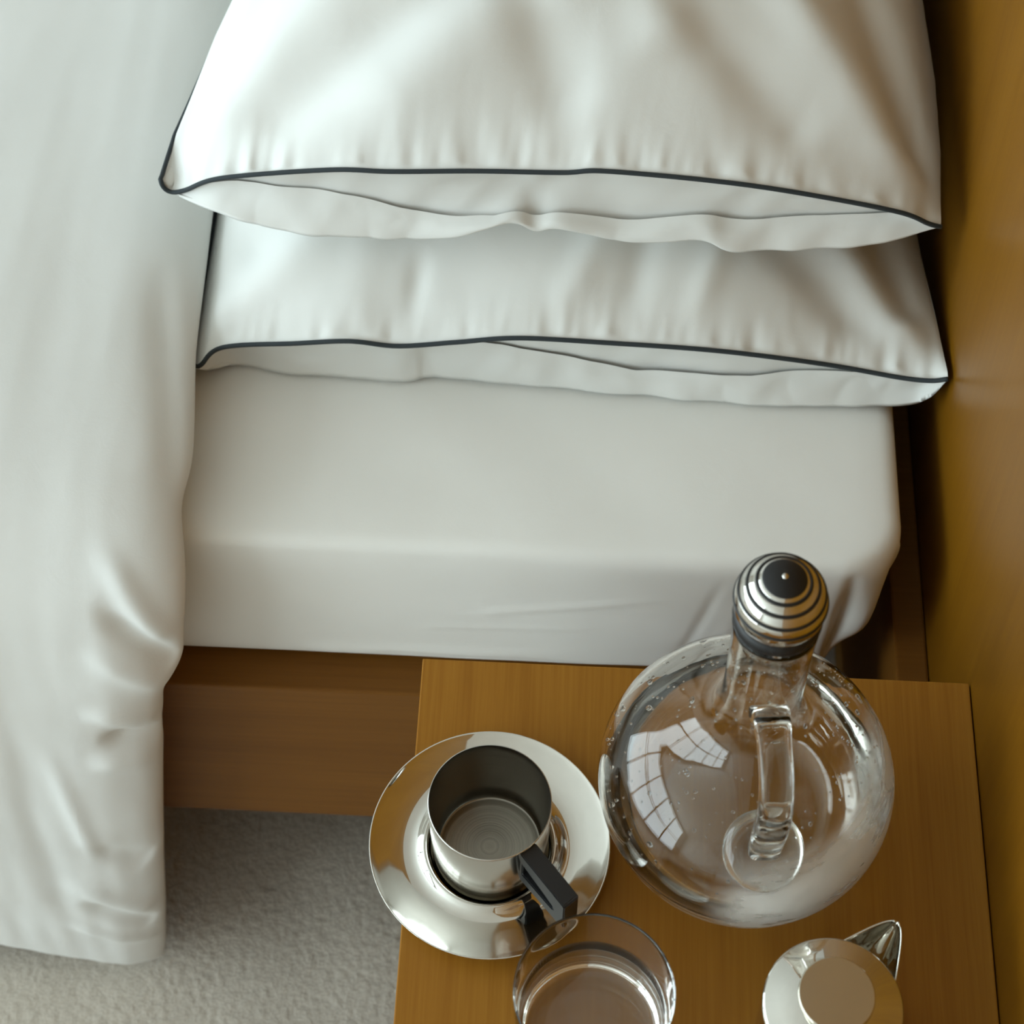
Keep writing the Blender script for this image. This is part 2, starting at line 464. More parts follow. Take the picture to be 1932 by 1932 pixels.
# ------------------------------------------------------------------ mattress in its fitted sheet
def mattress():
    x0, x1, y0, y1 = -1.84, 0.2715, 0.2225, 1.97
    R = 0.045
    # outline: front side first, right corner, right side, then the rest
    out = []
    for x in np.concatenate([np.linspace(x0 + R, -0.4, 40, endpoint=False), np.linspace(-0.4, x1 - R, 240, endpoint=False)]):
        out.append((x, y0, 0, -1))
    def arc(cx, cy, a0, a1, n):
        for a in np.linspace(a0, a1, n, endpoint=False):
            out.append((cx + R * math.cos(a), cy + R * math.sin(a), math.cos(a), math.sin(a)))
    arc(x1 - R, y0 + R, -PI / 2, 0, 40)
    for y in np.concatenate([np.linspace(y0 + R, 0.8, 120, endpoint=False), np.linspace(0.8, y1 - R, 20, endpoint=False)]):
        out.append((x1, y, 1, 0))
    arc(x1 - R, y1 - R, 0, PI / 2, 10)
    for x in np.linspace(x1 - R, x0 + R, 20, endpoint=False): out.append((x, y1, 0, 1))
    arc(x0 + R, y1 - R, PI / 2, PI, 10)
    for y in np.linspace(y1 - R, y0 + R, 20, endpoint=False): out.append((x0, y, -1, 0))
    arc(x0 + R, y0 + R, PI, 1.5 * PI, 10)
    n = len(out)
    ctrl = [(0.030, 0.3135), (0.012, 0.316), (0.004, 0.326), (0.0015, 0.345), (-0.0015, 0.385), (-0.001, 0.425),
            (-0.0008, 0.450), (0.0, 0.463), (0.0015, 0.4705), (0.0045, 0.4755), (0.010, 0.4782), (0.020, 0.4792), (0.030, 0.4796)]
    prof = smooth_curve([(a, b, 0) for a, b in ctrl], 64)
    V = []
    for o_, z, _ in prof:
        for (x, y, nx, ny) in out:
            # near the head the sheet is drawn inwards towards the base
            tuck = 0.030 * sstep(0.11, 0.27, x) * sstep(0.46, 0.31, z) if z < 0.46 else 0
            d = o_ + tuck
            side = sstep(0.477, 0.462, z) * sstep(0.3135, 0.33, z)
            w = 0.0
            if ny < -0.3 and side > 0:
                w += 0.0035 * nz(x * 3.2, z * 5, 2)
                w += 0.0016 * nz(x * 14 + z * 9, z * 22, 5) * sstep(-0.15, 0.1, x)
                # long crease just above the rail and slanted pulls near the corner
                w += ridge(x, z, (-0.09, 0.334), (0.04, 0.328), 0.0022, -0.0022)
                w += ridge(x, z, (-0.14, 0.336), (0.02, 0.340), 0.008, 0.0022)
                w += ridge(x, z, (0.125, 0.345), (0.145, 0.44), 0.004, -0.0010)
                w += ridge(x, z, (0.150, 0.330), (0.162, 0.42), 0.010, 0.0016)
                w += ridge(x, z, (-0.02, 0.40), (0.09, 0.425), 0.004, 0.0010)
                w += ridge(x, z, (-0.06, 0.378), (0.05, 0.385), 0.003, 0.0008)
            if nx > 0.02 and side > 0 and y < 0.3:
                ca = math.atan2(ny, nx)
                # pinched bulge at the rounded corner
                w += side * 0.0085 * math.exp(-((ca + 0.95) / 0.22) ** 2 - ((z - 0.405) / 0.040) ** 2)
                w -= side * 0.0060 * math.exp(-((ca + 1.35) / 0.12) ** 2 - ((z - 0.40) / 0.06) ** 2)
                w -= side * 0.0050 * math.exp(-((ca + 0.50) / 0.15) ** 2 - ((z - 0.40) / 0.05) ** 2)
            topw = 0.0
            if z > 0.472:
                topw = 0.0010 * nz(x * 3, y * 3, 8)
            V.append((x - nx * d + nx * w * side, y - ny * (o_ + 0.25 * tuck) + ny * w * side, z + topw + 0.0014 * nz(x * 9, 1.7, z * 4) * sstep(0.45, 0.47, z)))
    F = gridfaces(n, len(prof), 0, True)
    # close top with a shrinking set of rings
    cx, cy = (x0 + x1) / 2, (y0 + y1) / 2
    rim = V[-n:]
    rings = [0.01, 0.025, 0.045, 0.07, 0.1, 0.14, 0.19, 0.25, 0.32, 0.42, 0.55, 0.7, 0.85, 0.95]
    for s_ in rings:
        for (x, y, z) in rim:
            xx, yy = x + (cx - x) * s_, y + (cy - y) * s_
            V.append((xx, yy, z + 0.0006 * nz(xx * 9, yy * 9, 3) * min(1, s_ * 20)))
    F = gridfaces(n, len(prof) + len(rings), 0, True)
    last = len(V) - n
    F.append(tuple(range(last, last + n)))
    F.append(tuple(range(n - 1, -1, -1)))
    o = build('mattress', V, F, M['sheet'], None, (cx, cy, 0.3135))
    tag(o, 'mattress in a smooth white fitted sheet on the wooden frame', 'mattress')
mattress()

# ------------------------------------------------------------------ duvet
def duvet():
    prof = smooth_curve([(1.55, .556, 0), (1.2, .558, 0), (.9, .556, 0), (.65, .552, 0), (.45, .548, 0), (.32, .543, 0), (.25, .535, 0), (.205, .518, 0), (.170, .488, 0),
                         (.150, .445, 0), (.140, .39, 0), (.134, .32, 0), (.131, .22, 0), (.130, .10, 0), (.1285, .0, 0), (.1275, -.083, 0)], 420)[:, :2]
    T = np.gradient(prof, axis=0); T /= np.linalg.norm(T, axis=1)[:, None]
    nrm = np.stack([T[:, 1], -T[:, 0]], 1)          # outward (towards viewer / up)
    if nrm[0, 1] < 0: nrm = -nrm
    arc = np.concatenate([[0], np.cumsum(np.linalg.norm(np.diff(prof, axis=0), axis=1))])
    # right edge x along the profile, keyed by (y on top) then (z on the hang)
    ek = [(1.55, .556, -.232), (.489, .548, -.2295), (.41, .547, -.227), (.35, .545, -.2255), (.30, .542, -.2195), (.262, .536, -.2160), (.240, .532, -.2195), (.228, .528, -.2225),
          (.205, .518, -.2180), (.18, .498, -.2150), (.158, .465, -.2160), (.150, .445, -.2195), (.147, .428, -.2170), (.143, .41, -.224), (.140, .392, -.2360), (.139, .378, -.2395),
          (.137, .360, -.2375), (.136, .345, -.2440), (.135, .328, -.2425), (.133, .28, -.2480), (.131, .22, -.2545), (.130, .10, -.2670), (.129, .03, -.2735), (.1285, -.015, -.279), (.128, -.045, -.2815), (.1275, -.060, -.2835), (.1275, -.083, -.288)]
    ka = [arc[np.argmin((prof[:, 0] - y) ** 2 + (prof[:, 1] - z) ** 2)] for y, z, _ in ek]
    xe = np.interp(arc, ka, [e[2] for e in ek])
    k = np.exp(-0.5 * (np.arange(-8, 9) / 2.6) ** 2); k /= k.sum()
    xe = np.convolve(np.pad(xe, 8, mode='edge'), k, 'valid')
    Th, Re = 0.046, 0.034
    d_out = np.concatenate([np.linspace(1.45, 0.45, 16), np.linspace(0.44, 0.06, 110), Re * 1.76 * (1 - np.sin(np.linspace(0, PI / 2, 34)))])
    d_in = np.concatenate([Re * (1 - np.cos(np.linspace(0.12, PI / 2, 10))), np.array([0.06, 0.12, 0.3, 0.8, 1.45])])
    L = arc[-1]
    V = []
    nT = len(prof)
    for i in range(nT):
        y, z = prof[i]; ny, nz_ = nrm[i]
        hang = sstep(.52, .40, z)
        a_end = L - arc[i]
        for side, ds in ((0, d_out), (1, d_in)):
            for d in ds:
                x = xe[i] - d
                q = min(1.0, d / (Re * 1.76 if side == 0 else Re))
                round_ = 1 - math.sqrt(max(0, 1 - (1 - q) ** 2))
                # closing at the bottom hem
                qe = min(1.0, a_end / 0.022)
                round_e = 1 - math.sqrt(max(0, 1 - (1 - qe) ** 2))
                rr = 1 - (1 - round_) * (1 - round_e)
                thick = Th
                if side == 0:
                    off = -thick / 2 * rr
                    # fabric folds
                    w = 0.0045 * nz(x * 7, arc[i] * 1.8, 3.0) + 0.0030 * nz(x * 22, arc[i] * 3.2, 7.0) * (0.35 + 0.65 * hang)
                    w += 0.0011 * nz(x * 60, arc[i] * 9, 12.0) * (0.3 + 0.7 * hang)
                    e = math.exp(-d / 0.045)
                    w += 0.0065 * e * nz(d * 10, arc[i] * 17, 21.0) * (0.25 + 0.75 * hang)
                    # pinched folds running in from the edge
                    for p0, p1, wd, am in FOLDS:
                        w += ridge(x, -arc[i] + A0, p0, p1, wd, am)
                    w *= (1 - 0.75 * rr)
                    off += w
                else:
                    off = -thick + thick / 2 * rr
                # lower hem swings up away from the corner
                lift = 0.0
                if z < 0.10:
                    s = sstep(0.10, -0.083, z)
                    xx = min(max(-0.284 - x, 0), 0.16)
                    lift = s * (0.36 * xx + 0.004 * nz(x * 16, 0.3, 1.0) * sstep(0.0, 0.05, xx))
                V.append((x + 0.0, y + ny * off, z + nz_ * off + lift))
    nc = len(d_out) + len(d_in)
    F = gridfaces(nc, nT)
    # back end and hem are closed by bridging outer to inner
    def bridge(i):
        base = i * nc
        a = list(range(base, base + nc))
        F.append(tuple(a))
    bridge(0); bridge(nT - 1)
    o = raw('duvet', V, F, M['duvet'], None, (-0.9, 0.7, 0.50))
    tag(o, 'white cotton duvet folded over the bed side and hanging to the carpet', 'duvet')
A0 = 0.0
_pf = smooth_curve([(1.55, .556, 0), (1.2, .558, 0), (.9, .556, 0), (.65, .552, 0), (.45, .548, 0), (.32, .543, 0), (.25, .535, 0), (.205, .518, 0), (.170, .488, 0),
                    (.150, .445, 0), (.140, .39, 0), (.134, .32, 0), (.131, .22, 0), (.130, .10, 0), (.1285, .0, 0), (.1275, -.083, 0)], 420)[:, :2]
_arc = np.concatenate([[0], np.cumsum(np.linalg.norm(np.diff(_pf, axis=0), axis=1))])
def az(z): return -float(np.interp(-z, -_pf[::-1][:200, 1][::-1], _arc[-200:]))   # arc coordinate (negative) of height z on the hang
FOLDS = [((-.222, az(.425)), (-.262, az(.475)), 0.0085, -0.0085), ((-.226, az(.452)), (-.262, az(.505)), 0.009, 0.0042), ((-.224, az(.398)), (-.27, az(.44)), 0.010, 0.0050),
         ((-.240, az(.335)), (-.275, az(.345)), 0.010, -0.0100), ((-.240, az(.365)), (-.282, az(.378)), 0.010, 0.0055), ((-.243, az(.305)), (-.285, az(.315)), 0.012, 0.0050),
         ((-.280, az(.02)), (-.325, az(.06)), 0.010, -0.0065), ((-.280, az(.05)), (-.33, az(.10)), 0.012, 0.0045), ((-.283, az(-.015)), (-.34, az(.015)), 0.008, 0.0045),
         ((-.27, az(.14)), (-.31, az(.17)), 0.014, -0.0045), ((-.31, az(.15)), (-.32, az(.30)), 0.008, 0.0028), ((-.35, az(.05)), (-.345, az(.30)), 0.010, -0.0025),
         ((-.222, az(.53)), (-.25, az(.546) + .0), 0.012, -0.0040)]
duvet()

# ------------------------------------------------------------------ pillows
def make_pillow(label, FT, FB, left, right, back_y, ze_back, Htop, ztop_cap, zbot, folds, seed, pipe_left, loc, gather, lipcurve):
    root = empty('pillow', loc)
    tag(root, label, 'pillow', 'pillows stacked at the bed head')
    nu, nv = 300, 130
    F = smooth_curve(FT, nu)
    B = smooth_curve(FB, nu * 2)
    u = np.linspace(0, 1, nu)
    Ly = np.array([p[1] for p in left]); Lx = np.array([p[0] for p in left]); Lz = np.array([p[2] for p in left])
    Ry = np.array([p[1] for p in right]); Rx = np.array([p[0] for p in right]); Rz = np.array([p[2] for p in right])
    vs_ = np.linspace(0, 1, nv) ** 1.6
    depth = back_y - 0.5 * (F[0, 1] + F[-1, 1])
    V = []
    for v in vs_:
        for i in range(nu):
            ui = u[i]
            y = F[i, 1] + v * (back_y - F[i, 1])
            dist = y - F[i, 1]
            x = F[i, 0] + (1 - ui) * (np.interp(y, Ly, Lx) - np.interp(F[i, 1], Ly, Lx)) + ui * (np.interp(y, Ry, Rx) - np.interp(F[i, 1], Ry, Rx))
            zl, zr = np.interp(y, Ly, Lz), np.interp(y, Ry, Rz)
            ze = zl * (1 - ui) + zr * ui
            g = max(0.0, 1 - abs(2 * ui - 1) ** 2.8) ** 0.80
            kb = min(1, max(0, (1 - v) / 0.35)); kb = math.sqrt(max(0, 1 - (1 - kb) ** 2))
            zc = ze + Htop * g * kb
            k = 1 - math.exp(-dist / 0.075)
            z = F[i, 2] + (zc - F[i, 2]) * k
            inner = g
            w = 0.0035 * nz(x * 9, y * 6, seed) + 0.0016 * nz(x * 24, y * 14, seed + 3)
            for p0, p1, wd, am in folds:
                w += ridge(x, y, p0, p1, wd, am)
            w *= sstep(0, 0.035, dist) * sstep(0.0, 0.06, ui) * sstep(0.0, 0.05, 1 - ui)
            # gathers drawn in by the piped seam
            ga = gather * math.exp(-dist / (0.009 + 0.006 * nz(x * 12, 0.2, seed + 5))) * sstep(0.0, 0.005, dist) * (0.6 + 1.2 * max(0, nz(x * 14, 0.7, seed + 4)))
            w += ga * (nz(x * 58 + dist * 8, y * 20, seed + 6) + 0.6 * nz(x * 120 - dist * 15, y * 25, seed + 8))
            w += 0.0012 * math.exp(-((1 - ui) * 0.5) / 0.02) * nz(y * 70, ui * 4, seed + 9) * sstep(0, 0.02, dist)
            z += w
            if ztop_cap is not None and z > ztop_cap:
                z = ztop_cap + (z - ztop_cap) * 0.06
            V.append((x, y, z))
    raw('top_panel', V, gridfaces(nu, nv), M['case'], root)
    edgeL = [V[j * nu] for j in range(nv)]; edgeR = [V[j * nu + nu - 1] for j in range(nv)]
    backE = [V[(nv - 1) * nu + i] for i in range(nu)]
    # lower panel with the turned-up lip of its hem
    Bx = B[:, 0]
    Gy = np.interp(F[:, 0], Bx, B[:, 1]); Gz = np.interp(F[:, 0], Bx, B[:, 2])
    Vb = []
    rows = []
    wl_ = np.interp(u, [p[0] for p in lipcurve], [p[1] for p in lipcurve])
    def mouth(i, w_):
        # slightly hollow face closing the mouth, from piped edge (w=0) to lower hem (w=1)
        x = F[i, 0]; gap = max(0.0, F[i, 2] - Gz[i]); gg = min(1, gap / 0.03)
        y = F[i, 1] + 0.0012 + (Gy[i] - F[i, 1]) * w_ + 0.011 * math.sin(PI * w_) * gg
        fold = 0.0032 * nz(x * 13, w_ * 0.8, seed + 17) + 0.0016 * nz(x * 40 + w_ * 1.5, w_ * 1.2, seed + 19)
        return x, y + gg * fold * sstep(0, 0.22, w_) * (1 - 0.6 * sstep(0.7, 1, w_)), F[i, 2] + (Gz[i] - F[i, 2]) * w_, gg
    for t_ in np.linspace(0, 1, 14):         # lip of the lower hem: from its upper edge down to the fold
        row = []
        for i in range(nu):
            w_ = wl_[i] + (1 - wl_[i]) * t_
            x, y, z, gg = mouth(i, w_)
            fold = 0.0040 * nz(x * 15, 0.4, seed + 11) + 0.0024 * nz(x * 38, t_ * 0.8, seed + 13)
            row.append((x, y - gg * (0.0012 + 0.0035 * math.sin(PI * min(1, t_ * 0.75 + 0.1)) + abs(fold) * sstep(0, 0.4, t_)), z))
        rows.append(row)
    for v in (np.linspace(0, 1, 40) ** 1.6)[1:]:
        row = []
        for i in range(nu):
            j = v * (nv - 1)
            ui = u[i]
            y = Gy[i] + v * (back_y - Gy[i])
            ex0, ex1 = np.interp(y, [p[1] for p in edgeL], [p[0] for p in edgeL]), np.interp(y, [p[1] for p in edgeR], [p[0] for p in edgeR])
            ez0, ez1 = np.interp(y, [p[1] for p in edgeL], [p[2] for p in edgeL]), np.interp(y, [p[1] for p in edgeR], [p[2] for p in edgeR])
            x = ex0 + (ex1 - ex0) * ui if y > max(edgeL[0][1], edgeR[0][1]) else F[i, 0]
            g = max(0.0, 1 - abs(2 * ui - 1) ** 3.2) ** 0.8
            ze = ez0 * (1 - ui) + ez1 * ui
            kb = min(1, max(0, (1 - v) / 0.3)); kb = math.sqrt(max(0, 1 - (1 - kb) ** 2))
            zt = ze + (zbot - ze) * g * kb
            k = 1 - math.exp(-(y - Gy[i]) / 0.03)
            row.append((x, y, Gz[i] + (zt - Gz[i]) * k))
        rows.append(row)
    rows[-1] = backE
    for r_ in rows: Vb += r_
    raw('bottom_panel', Vb, gridfaces(nu, len(rows)), M['case'], root)
    # inner closing flap hanging behind the mouth
    Vf = []
    nw = 26
    for w_ in np.linspace(0, 1, nw):
        for i in range(nu):
            x, y, z, gg = mouth(i, w_)
            Vf.append((x, y + 0.004 * gg * sstep(0.5, 1, w_), z + 0.0015 * sstep(.8, 1, w_)))
    raw('closing_flap', Vf, gridfaces(nu, nw), M['case'], root)
    # dark corded piping
    path = [tuple(F[i]) for i in range(0, nu, 2)] + [tuple(F[-1])]
    path = [(x, y - 0.0007, z + 0.0004) for x, y, z in path]
    if pipe_left:
        le = [(p[0] - 0.0006, p[1], p[2] + 0.0004) for p in edgeL]
        idx = [j for j in range(2, nv, 2)]
        path = [le[j] for j in reversed(idx)] + path
    path = smooth_curve(path, 520)
    v_, f_ = tube(path, 0.0017, 8)
    build('piping', v_, f_, M['piping'], root)
    return root

LT = [(-.2290, .3500, .507), (-.2225, .3465, .511), (-.2075, .358, .518), (-.1537, .3538, .5323), (-.1161, .352, .5399), (-.0829, .352, .5366), (-.0422, .352, .5439), (.0018, .352, .5519), (.0677, .352, .5505),
      (.1263, .352, .5479), (.1743, .3527, .5417), (.2230, .3540, .5320), (.2660, .3500, .5275), (.2870, .3465, .5300), (.2985, .3450, .5350)]
LB = [(-.2290, .351, .500), (-.2186, .360, .488), (-.1974, .3722, .483), (-.1582, .3649, .483), (-.0816, .3614, .483), (-.0591, .3663, .483), (.0096, .3643, .483), (.0856, .359, .483), (.1838, .3549, .483),
      (.2700, .3560, .486), (.2900, .3520, .502), (.2985, .3460, .530)]
make_pillow('lower white pillow with charcoal piping lying directly on the fitted sheet', LT, LB,
            [(-.229, .34, .505), (-.2300, .42, .505), (-.2290, .50, .51), (-.212, .70, .52), (-.229, 1.05, .50)],
            [(.2985, .34, .535), (.2945, .41, .520), (.2890, .475, .515), (.280, .70, .52), (.298, 1.05, .52)],
            1.05, .50, 0.105, .598, 0.4835,
            [((-.215, .365), (-.10, .47), .022, .0080), ((-.20, .42), (-.10, .50), .02, -.004), ((.285, .36), (.16, .52), .020, .0065), ((.25, .37), (.13, .47), .018, -.0050),
             ((.275, .39), (.235, .50), .015, -.0060), ((.03, .36), (.06, .43), .012, .0035), ((.075, .36), (.09, .44), .012, -.0035), ((.12, .36), (.14, .42), .010, .0030), ((-.075, .352), (-.07, .40), .008, -.0030)],
            31.0, True, (0.03, 0.70, 0.4835), 0.0085,
            [(0, .1), (.10, .10), (.28, .12), (.45, .5), (.6, .72), (.75, .62), (.9, .35), (1, .2)])

UT = [(-.2515, .4320, .6100), (-.2500, .4305, .6040), (-.2443, .4292, .6010), (-.2341, .427, .6064), (-.2052, .42, .6293), (-.1299, .4086, .6555), (-.0865, .4039, .6619), (-.0299, .4034, .6665), (.0265, .403, .6689), (.0544, .4027, .6725),
      (.1248, .4022, .6679), (.1819, .4034, .6581), (.2515, .406, .6396), (.2760, .4085, .6250), (.2850, .4105, .6200)]
UB = [(-.2523, .4318, .6085), (-.2431, .4270, .6003), (-.2095, .410, .6045), (-.1687, .4011, .6016), (-.1207, .396, .6023), (-.0806, .396, .6026), (-.0551, .396, .6071), (-.0081, .396, .6235), (.01, .396, .6165), (.0279, .396, .6202),
      (.0715, .396, .6096), (.1215, .396, .6149), (.1493, .396, .6067), (.2195, .4, .6081), (.2589, .4068, .6126), (.2850, .4105, .6180)]
make_pillow('upper white pillow with charcoal piping resting on the other pillow', UT, UB,
            [(-.2515, .42, .610), (-.245, .472, .615), (-.2363, .5084, .62), (-.2265, .5511, .625), (-.215, .59, .63), (-.200, .75, .64), (-.24, 1.11, .62)],
            [(.285, .40, .622), (.2890, .4724, .630), (.2890, .5378, .632), (.2847, .6173, .634), (.275, .75, .64), (.288, 1.11, .625)],
            1.11, .62, 0.138, None, 0.6005,
            [((-.225, .440), (-.075, .58), .022, .0065), ((-.18, .430), (-.03, .53), .022, -.0095), ((-.215, .48), (-.16, .60), .016, -.0060), ((-.10, .425), (.05, .53), .026, .0065),
             ((.262, .425), (.14, .56), .022, .0110), ((.272, .44), (.215, .58), .018, -.0120), ((.10, .47), (.05, .58), .026, .0060), ((.19, .43), (.09, .51), .020, -.0060), ((.03, .43), (-.03, .56), .022, -.0050), ((-.083, .400), (-.085, .425), .004, .0012)],
            57.0, True, (0.03, 0.75, 0.6005), 0.0085,
            [(0, .1), (.1, .25), (.2, .42), (.3, .60), (.45, .90), (.5, .84), (.6, .80), (.75, .70), (.85, .58), (.95, .4), (1, .2)])

# ------------------------------------------------------------------ nightstand
TZ = 0.50
ns = empty('nightstand', (0.126, -0.13, FZ))
tag(ns, 'honey wood nightstand against the wall beside the bed', 'nightstand')
NX0, NX1, NY0, NY1 = -0.0503, WX - 0.0008, -0.40, 0.1295
box('top_board', (NX0, NY0, TZ - 0.022), (NX1, NY1, TZ), M['table_wood'], ns, 0.0009)
box('side_panel', (NX0 + .085, NY1 - .030, FZ + .002), (NX1 - .001, NY1 - .010, TZ - 0.0222), M['table_wood'], ns, 0.0009)
box('side_panel', (NX0 + .085, NY0 + .010, FZ + .002), (NX1 - .001, NY0 + .030, TZ - 0.0222), M['table_wood'], ns, 0.0009)
box('back_panel', (NX1 - .014, NY0 + .031, FZ + .05), (NX1 - .002, NY1 - .031, TZ - 0.0222), M['table_wood'], ns, 0.0009)
box('shelf', (NX0 + .087, NY0 + .031, 0.18), (NX1 - .015, NY1 - .031, 0.198), M['table_wood'], ns, 0.0009)

# ------------------------------------------------------------------ carafe
CX, CY = 0.1509, 0.0278
ca = empty('carafe', (CX, CY, TZ))
tag(ca, 'round-bellied clear glass carafe with handle, beaded with condensation, on the nightstand', 'carafe')
outer = [(.0, .003), (.030, .002), (.044, .0006), (.052, .0012), (.066, .009), (.078, .024), (.0855, .043), (.0878, .060), (.0855, .077), (.077, .095), (.063, .110), (.048, .121), (.0365, .131), (.0285, .142), (.0243, .156), (.0226, .172), (.0222, .20), (.0226, .228), (.0234, .243), (.0236, .2475)]
po = smooth_curve([(a, b, 0) for a, b in outer], 90)[:, :2]; po[0] = (0, .003)
def offset_in(p, t):
    T = np.gradient(p, axis=0); T /= np.linalg.norm(T, axis=1)[:, None]
    n_ = np.stack([-T[:, 1], T[:, 0]], 1)
    return p + n_ * t
pi_ = offset_in(po, np.interp(np.arange(90), [0, 12, 30, 89], [.005, .0045, .0026, .0022])[:, None])
pi_ = pi_[(pi_[:, 0] > 0.0005)]
pi_[:, 1] = np.minimum(pi_[:, 1], .2480)
prof = [tuple(p) for p in po] + [(.0228, .2487)] + [tuple(p) for p in pi_[::-1]] + [(0, pi_[0, 1])]
v_, f_ = lathe(prof, (CX, CY, TZ), 128)
body = build('body', v_, f_, M['carafe_glass'], ca)
# handle: flattened glass strap leaving the neck and dropping to a glass foot fused on the shoulder
hd = np.array([0.075, -0.997])
def hp(r_, z_): return (CX + hd[0] * r_, CY + hd[1] * r_, z_)
path = smooth_curve([hp(.0215, .6850), hp(.030, .6900), hp(.045, .6900), hp(.060, .6850), hp(.0685, .6740), hp(.0715, .6600), hp(.0705, .6400), hp(.0685, .6220), hp(.0665, .6075)], 60)
side = np.array([-hd[1], hd[0], 0])
wid = np.interp(np.linspace(0, 1, 60), [0, .08, .2, .6, .75, 1], [.0115, .0105, .0092, .0098, .0100, .0090])
thk = np.interp(np.linspace(0, 1, 60), [0, .08, .2, .6, .75, 1], [.0060, .0052, .0048, .0048, .0050, .0060])
T = np.gradient(path, axis=0); T /= np.linalg.norm(T, axis=1)[:, None]
V = []
ns_ = 28
for i in range(60):
    n_ = np.cross(side, T[i])
    for k in range(ns_):
        a = 2 * PI * k / ns_
        c_, s_ = math.cos(a), math.sin(a)
        V.append(path[i] + side * wid[i] * math.copysign(abs(c_) ** 0.6, c_) + n_ * thk[i] * math.copysign(abs(s_) ** 0.6, s_))
F = gridfaces(ns_, 60, 0, True) + [tuple(range(ns_ - 1, -1, -1)), tuple(range(59 * ns_, 60 * ns_))]
handle = build('handle', V, F, M['glass'], ca)
# fused foot of the handle
nrm = np.array([hd[0] * .55, hd[1] * .55, .835]); c0 = np.array(hp(.0655, .6035))
tu = side; tv = np.cross(nrm, tu)
V = []; nlat = 24; nlon = 48
for j in range(nlat + 1):
    t = PI * j / nlat
    for k in range(nlon):
        a = 2 * PI * k / nlon
        V.append(c0 + .0232 * math.sin(t) * (math.cos(a) * tu + math.sin(a) * tv) + .0110 * math.cos(t) * nrm)
foot = build('handle_foot', V, gridfaces(nlon, nlat + 1, 0, True), M['glass'], ca)
# condensation beads on the inside of shoulder, neck and cold wall
V = []; F = []
bm0 = bmesh.new(); bmesh.ops.create_icosphere(bm0, subdivisions=1, radius=1.0)
iv = [np.array(v.co) for v in bm0.verts]; bm0.faces.ensure_lookup_table(); fi = [[v.index for v in f.verts] for f in bm0.faces]; bm0.free()
for k in range(620):
    if k < 330: t = rng.uniform(.40, .62)
    elif k < 480: t = rng.uniform(.62, .9)
    else: t = rng.uniform(.28, .42)
    i = int(t * (len(pi_) - 1))
    a = rng.uniform(0, 2 * PI) if k < 480 else rng.normal(-0.5, 0.6)
    r_, z_ = pi_[i]
    s = float(np.clip(rng.lognormal(-7.35, 0.45), .00025, .0017))
    c_ = np.array([CX + (r_ - .0001) * math.cos(a), CY + (r_ - .0001) * math.sin(a), TZ + z_])
    o = len(V)
    sz = np.array([s, s, s]) * (1 + 0.5 * rng.random(3))
    for q in iv: V.append(c_ + q * sz)
    F += [[o + j for j in f] for f in fi]
dr = build('condensation', V, F, M['droplet'], ca)
tag(dr, kind='stuff')
# water in the belly
WL = .052
inn = [p for p in pi_ if p[1] < WL]
pw = [(0, inn[0][1] - .0006)] + [(r_ + .0004, z_ - .0003) for r_, z_ in inn]
rw = float(np.interp(WL, [p[1] for p in pi_[:50]], [p[0] for p in pi_[:50]])) + .0004
pw += [(rw, WL), (rw - .002, WL - .0006), (rw - .006, WL - .001), (0, WL - .001)]
v_, f_ = lathe(pw, (CX, CY, TZ), 128)
wt = build('water', v_, f_, M['water'], None, (CX, CY, TZ + .004))
tag(wt, 'clear water lying in the belly of the glass carafe', 'water')

# ------------------------------------------------------------------ ball stopper
SZ = 0.7680
st = empty('stopper', (CX, CY, 0.7490))
tag(st, 'polished steel ball stopper with black rings on the carafe neck', 'stopper')
R = .0248
angs = [0.62, 0.88, 1.19, 1.49]
pr = []
for t in np.linspace(0, 2.25, 120):
    g = 0.0
    for a in angs: g += 0.0007 * math.exp(-((t - a) / 0.035) ** 2)
    pr.append(((R - g) * math.sin(t), (R - g) * math.cos(t)))
pr[0] = (0, R)
pr.append((.0190, -.0155)); pr.append((.0, -.0155))
v_, f_ = lathe(pr, (CX, CY, SZ), 96); build('ball', v_, f_, M['chrome'], st)
def torus(c, r_, t1, t2, n=96, m_=12):
    V = []
    for j in range(n):
        a = 2 * PI * j / n
        for k in range(m_):
            b_ = 2 * PI * k / m_
            rr = r_ + t1 * math.cos(b_)
            V.append((c[0] + rr * math.cos(a), c[1] + rr * math.sin(a), c[2] + t2 * math.sin(b_)))
    F = []
    for j in range(n):
        for k in range(m_):
            F.append((j * m_ + k, ((j + 1) % n) * m_ + k, ((j + 1) % n) * m_ + (k + 1) % m_, j * m_ + (k + 1) % m_))
    return V, F
cap = [(0, R + .0004)] + [((R + .0004) * math.sin(t), (R + .0004) * math.cos(t)) for t in np.linspace(.03, .49, 14)] + [((R - .001) * math.sin(.49), (R - .001) * math.cos(.49)), (0, R - .002)]  # black shape modelled for the viewer's dark reflection in the ball; no real cap
v_, f_ = lathe(cap, (CX, CY, SZ), 72); reflection_cap = build('cap', v_, f_, M['rubber'], st)
v_, f_ = lathe([(0, R + .0010), (.0012, R + .0009), (.0018, R + .0003), (.0018, R - .0005), (0, R - .0005)], (CX, CY, SZ), 32); build('pin', v_, f_, M['chrome'], reflection_cap)  # steel dot added at the middle of that modelled reflection
for a in angs:
    v_, f_ = torus((CX, CY, SZ + (R - .0006) * math.cos(a)), (R - .0006) * math.sin(a), .00115, .00115)
    build('ring', v_, f_, M['rubber'], st)
v_, f_ = torus((CX, CY, .7530), .0207, .0034, .0050); build('gasket', v_, f_, M['rubber'], st)
v_, f_ = lathe([(0, .7285 - .749), (.0170, .7285 - .749), (.0180, .7300 - .749), (.0185, .7500 - .749), (.0, .7515 - .749)], (CX, CY, .749), 64)
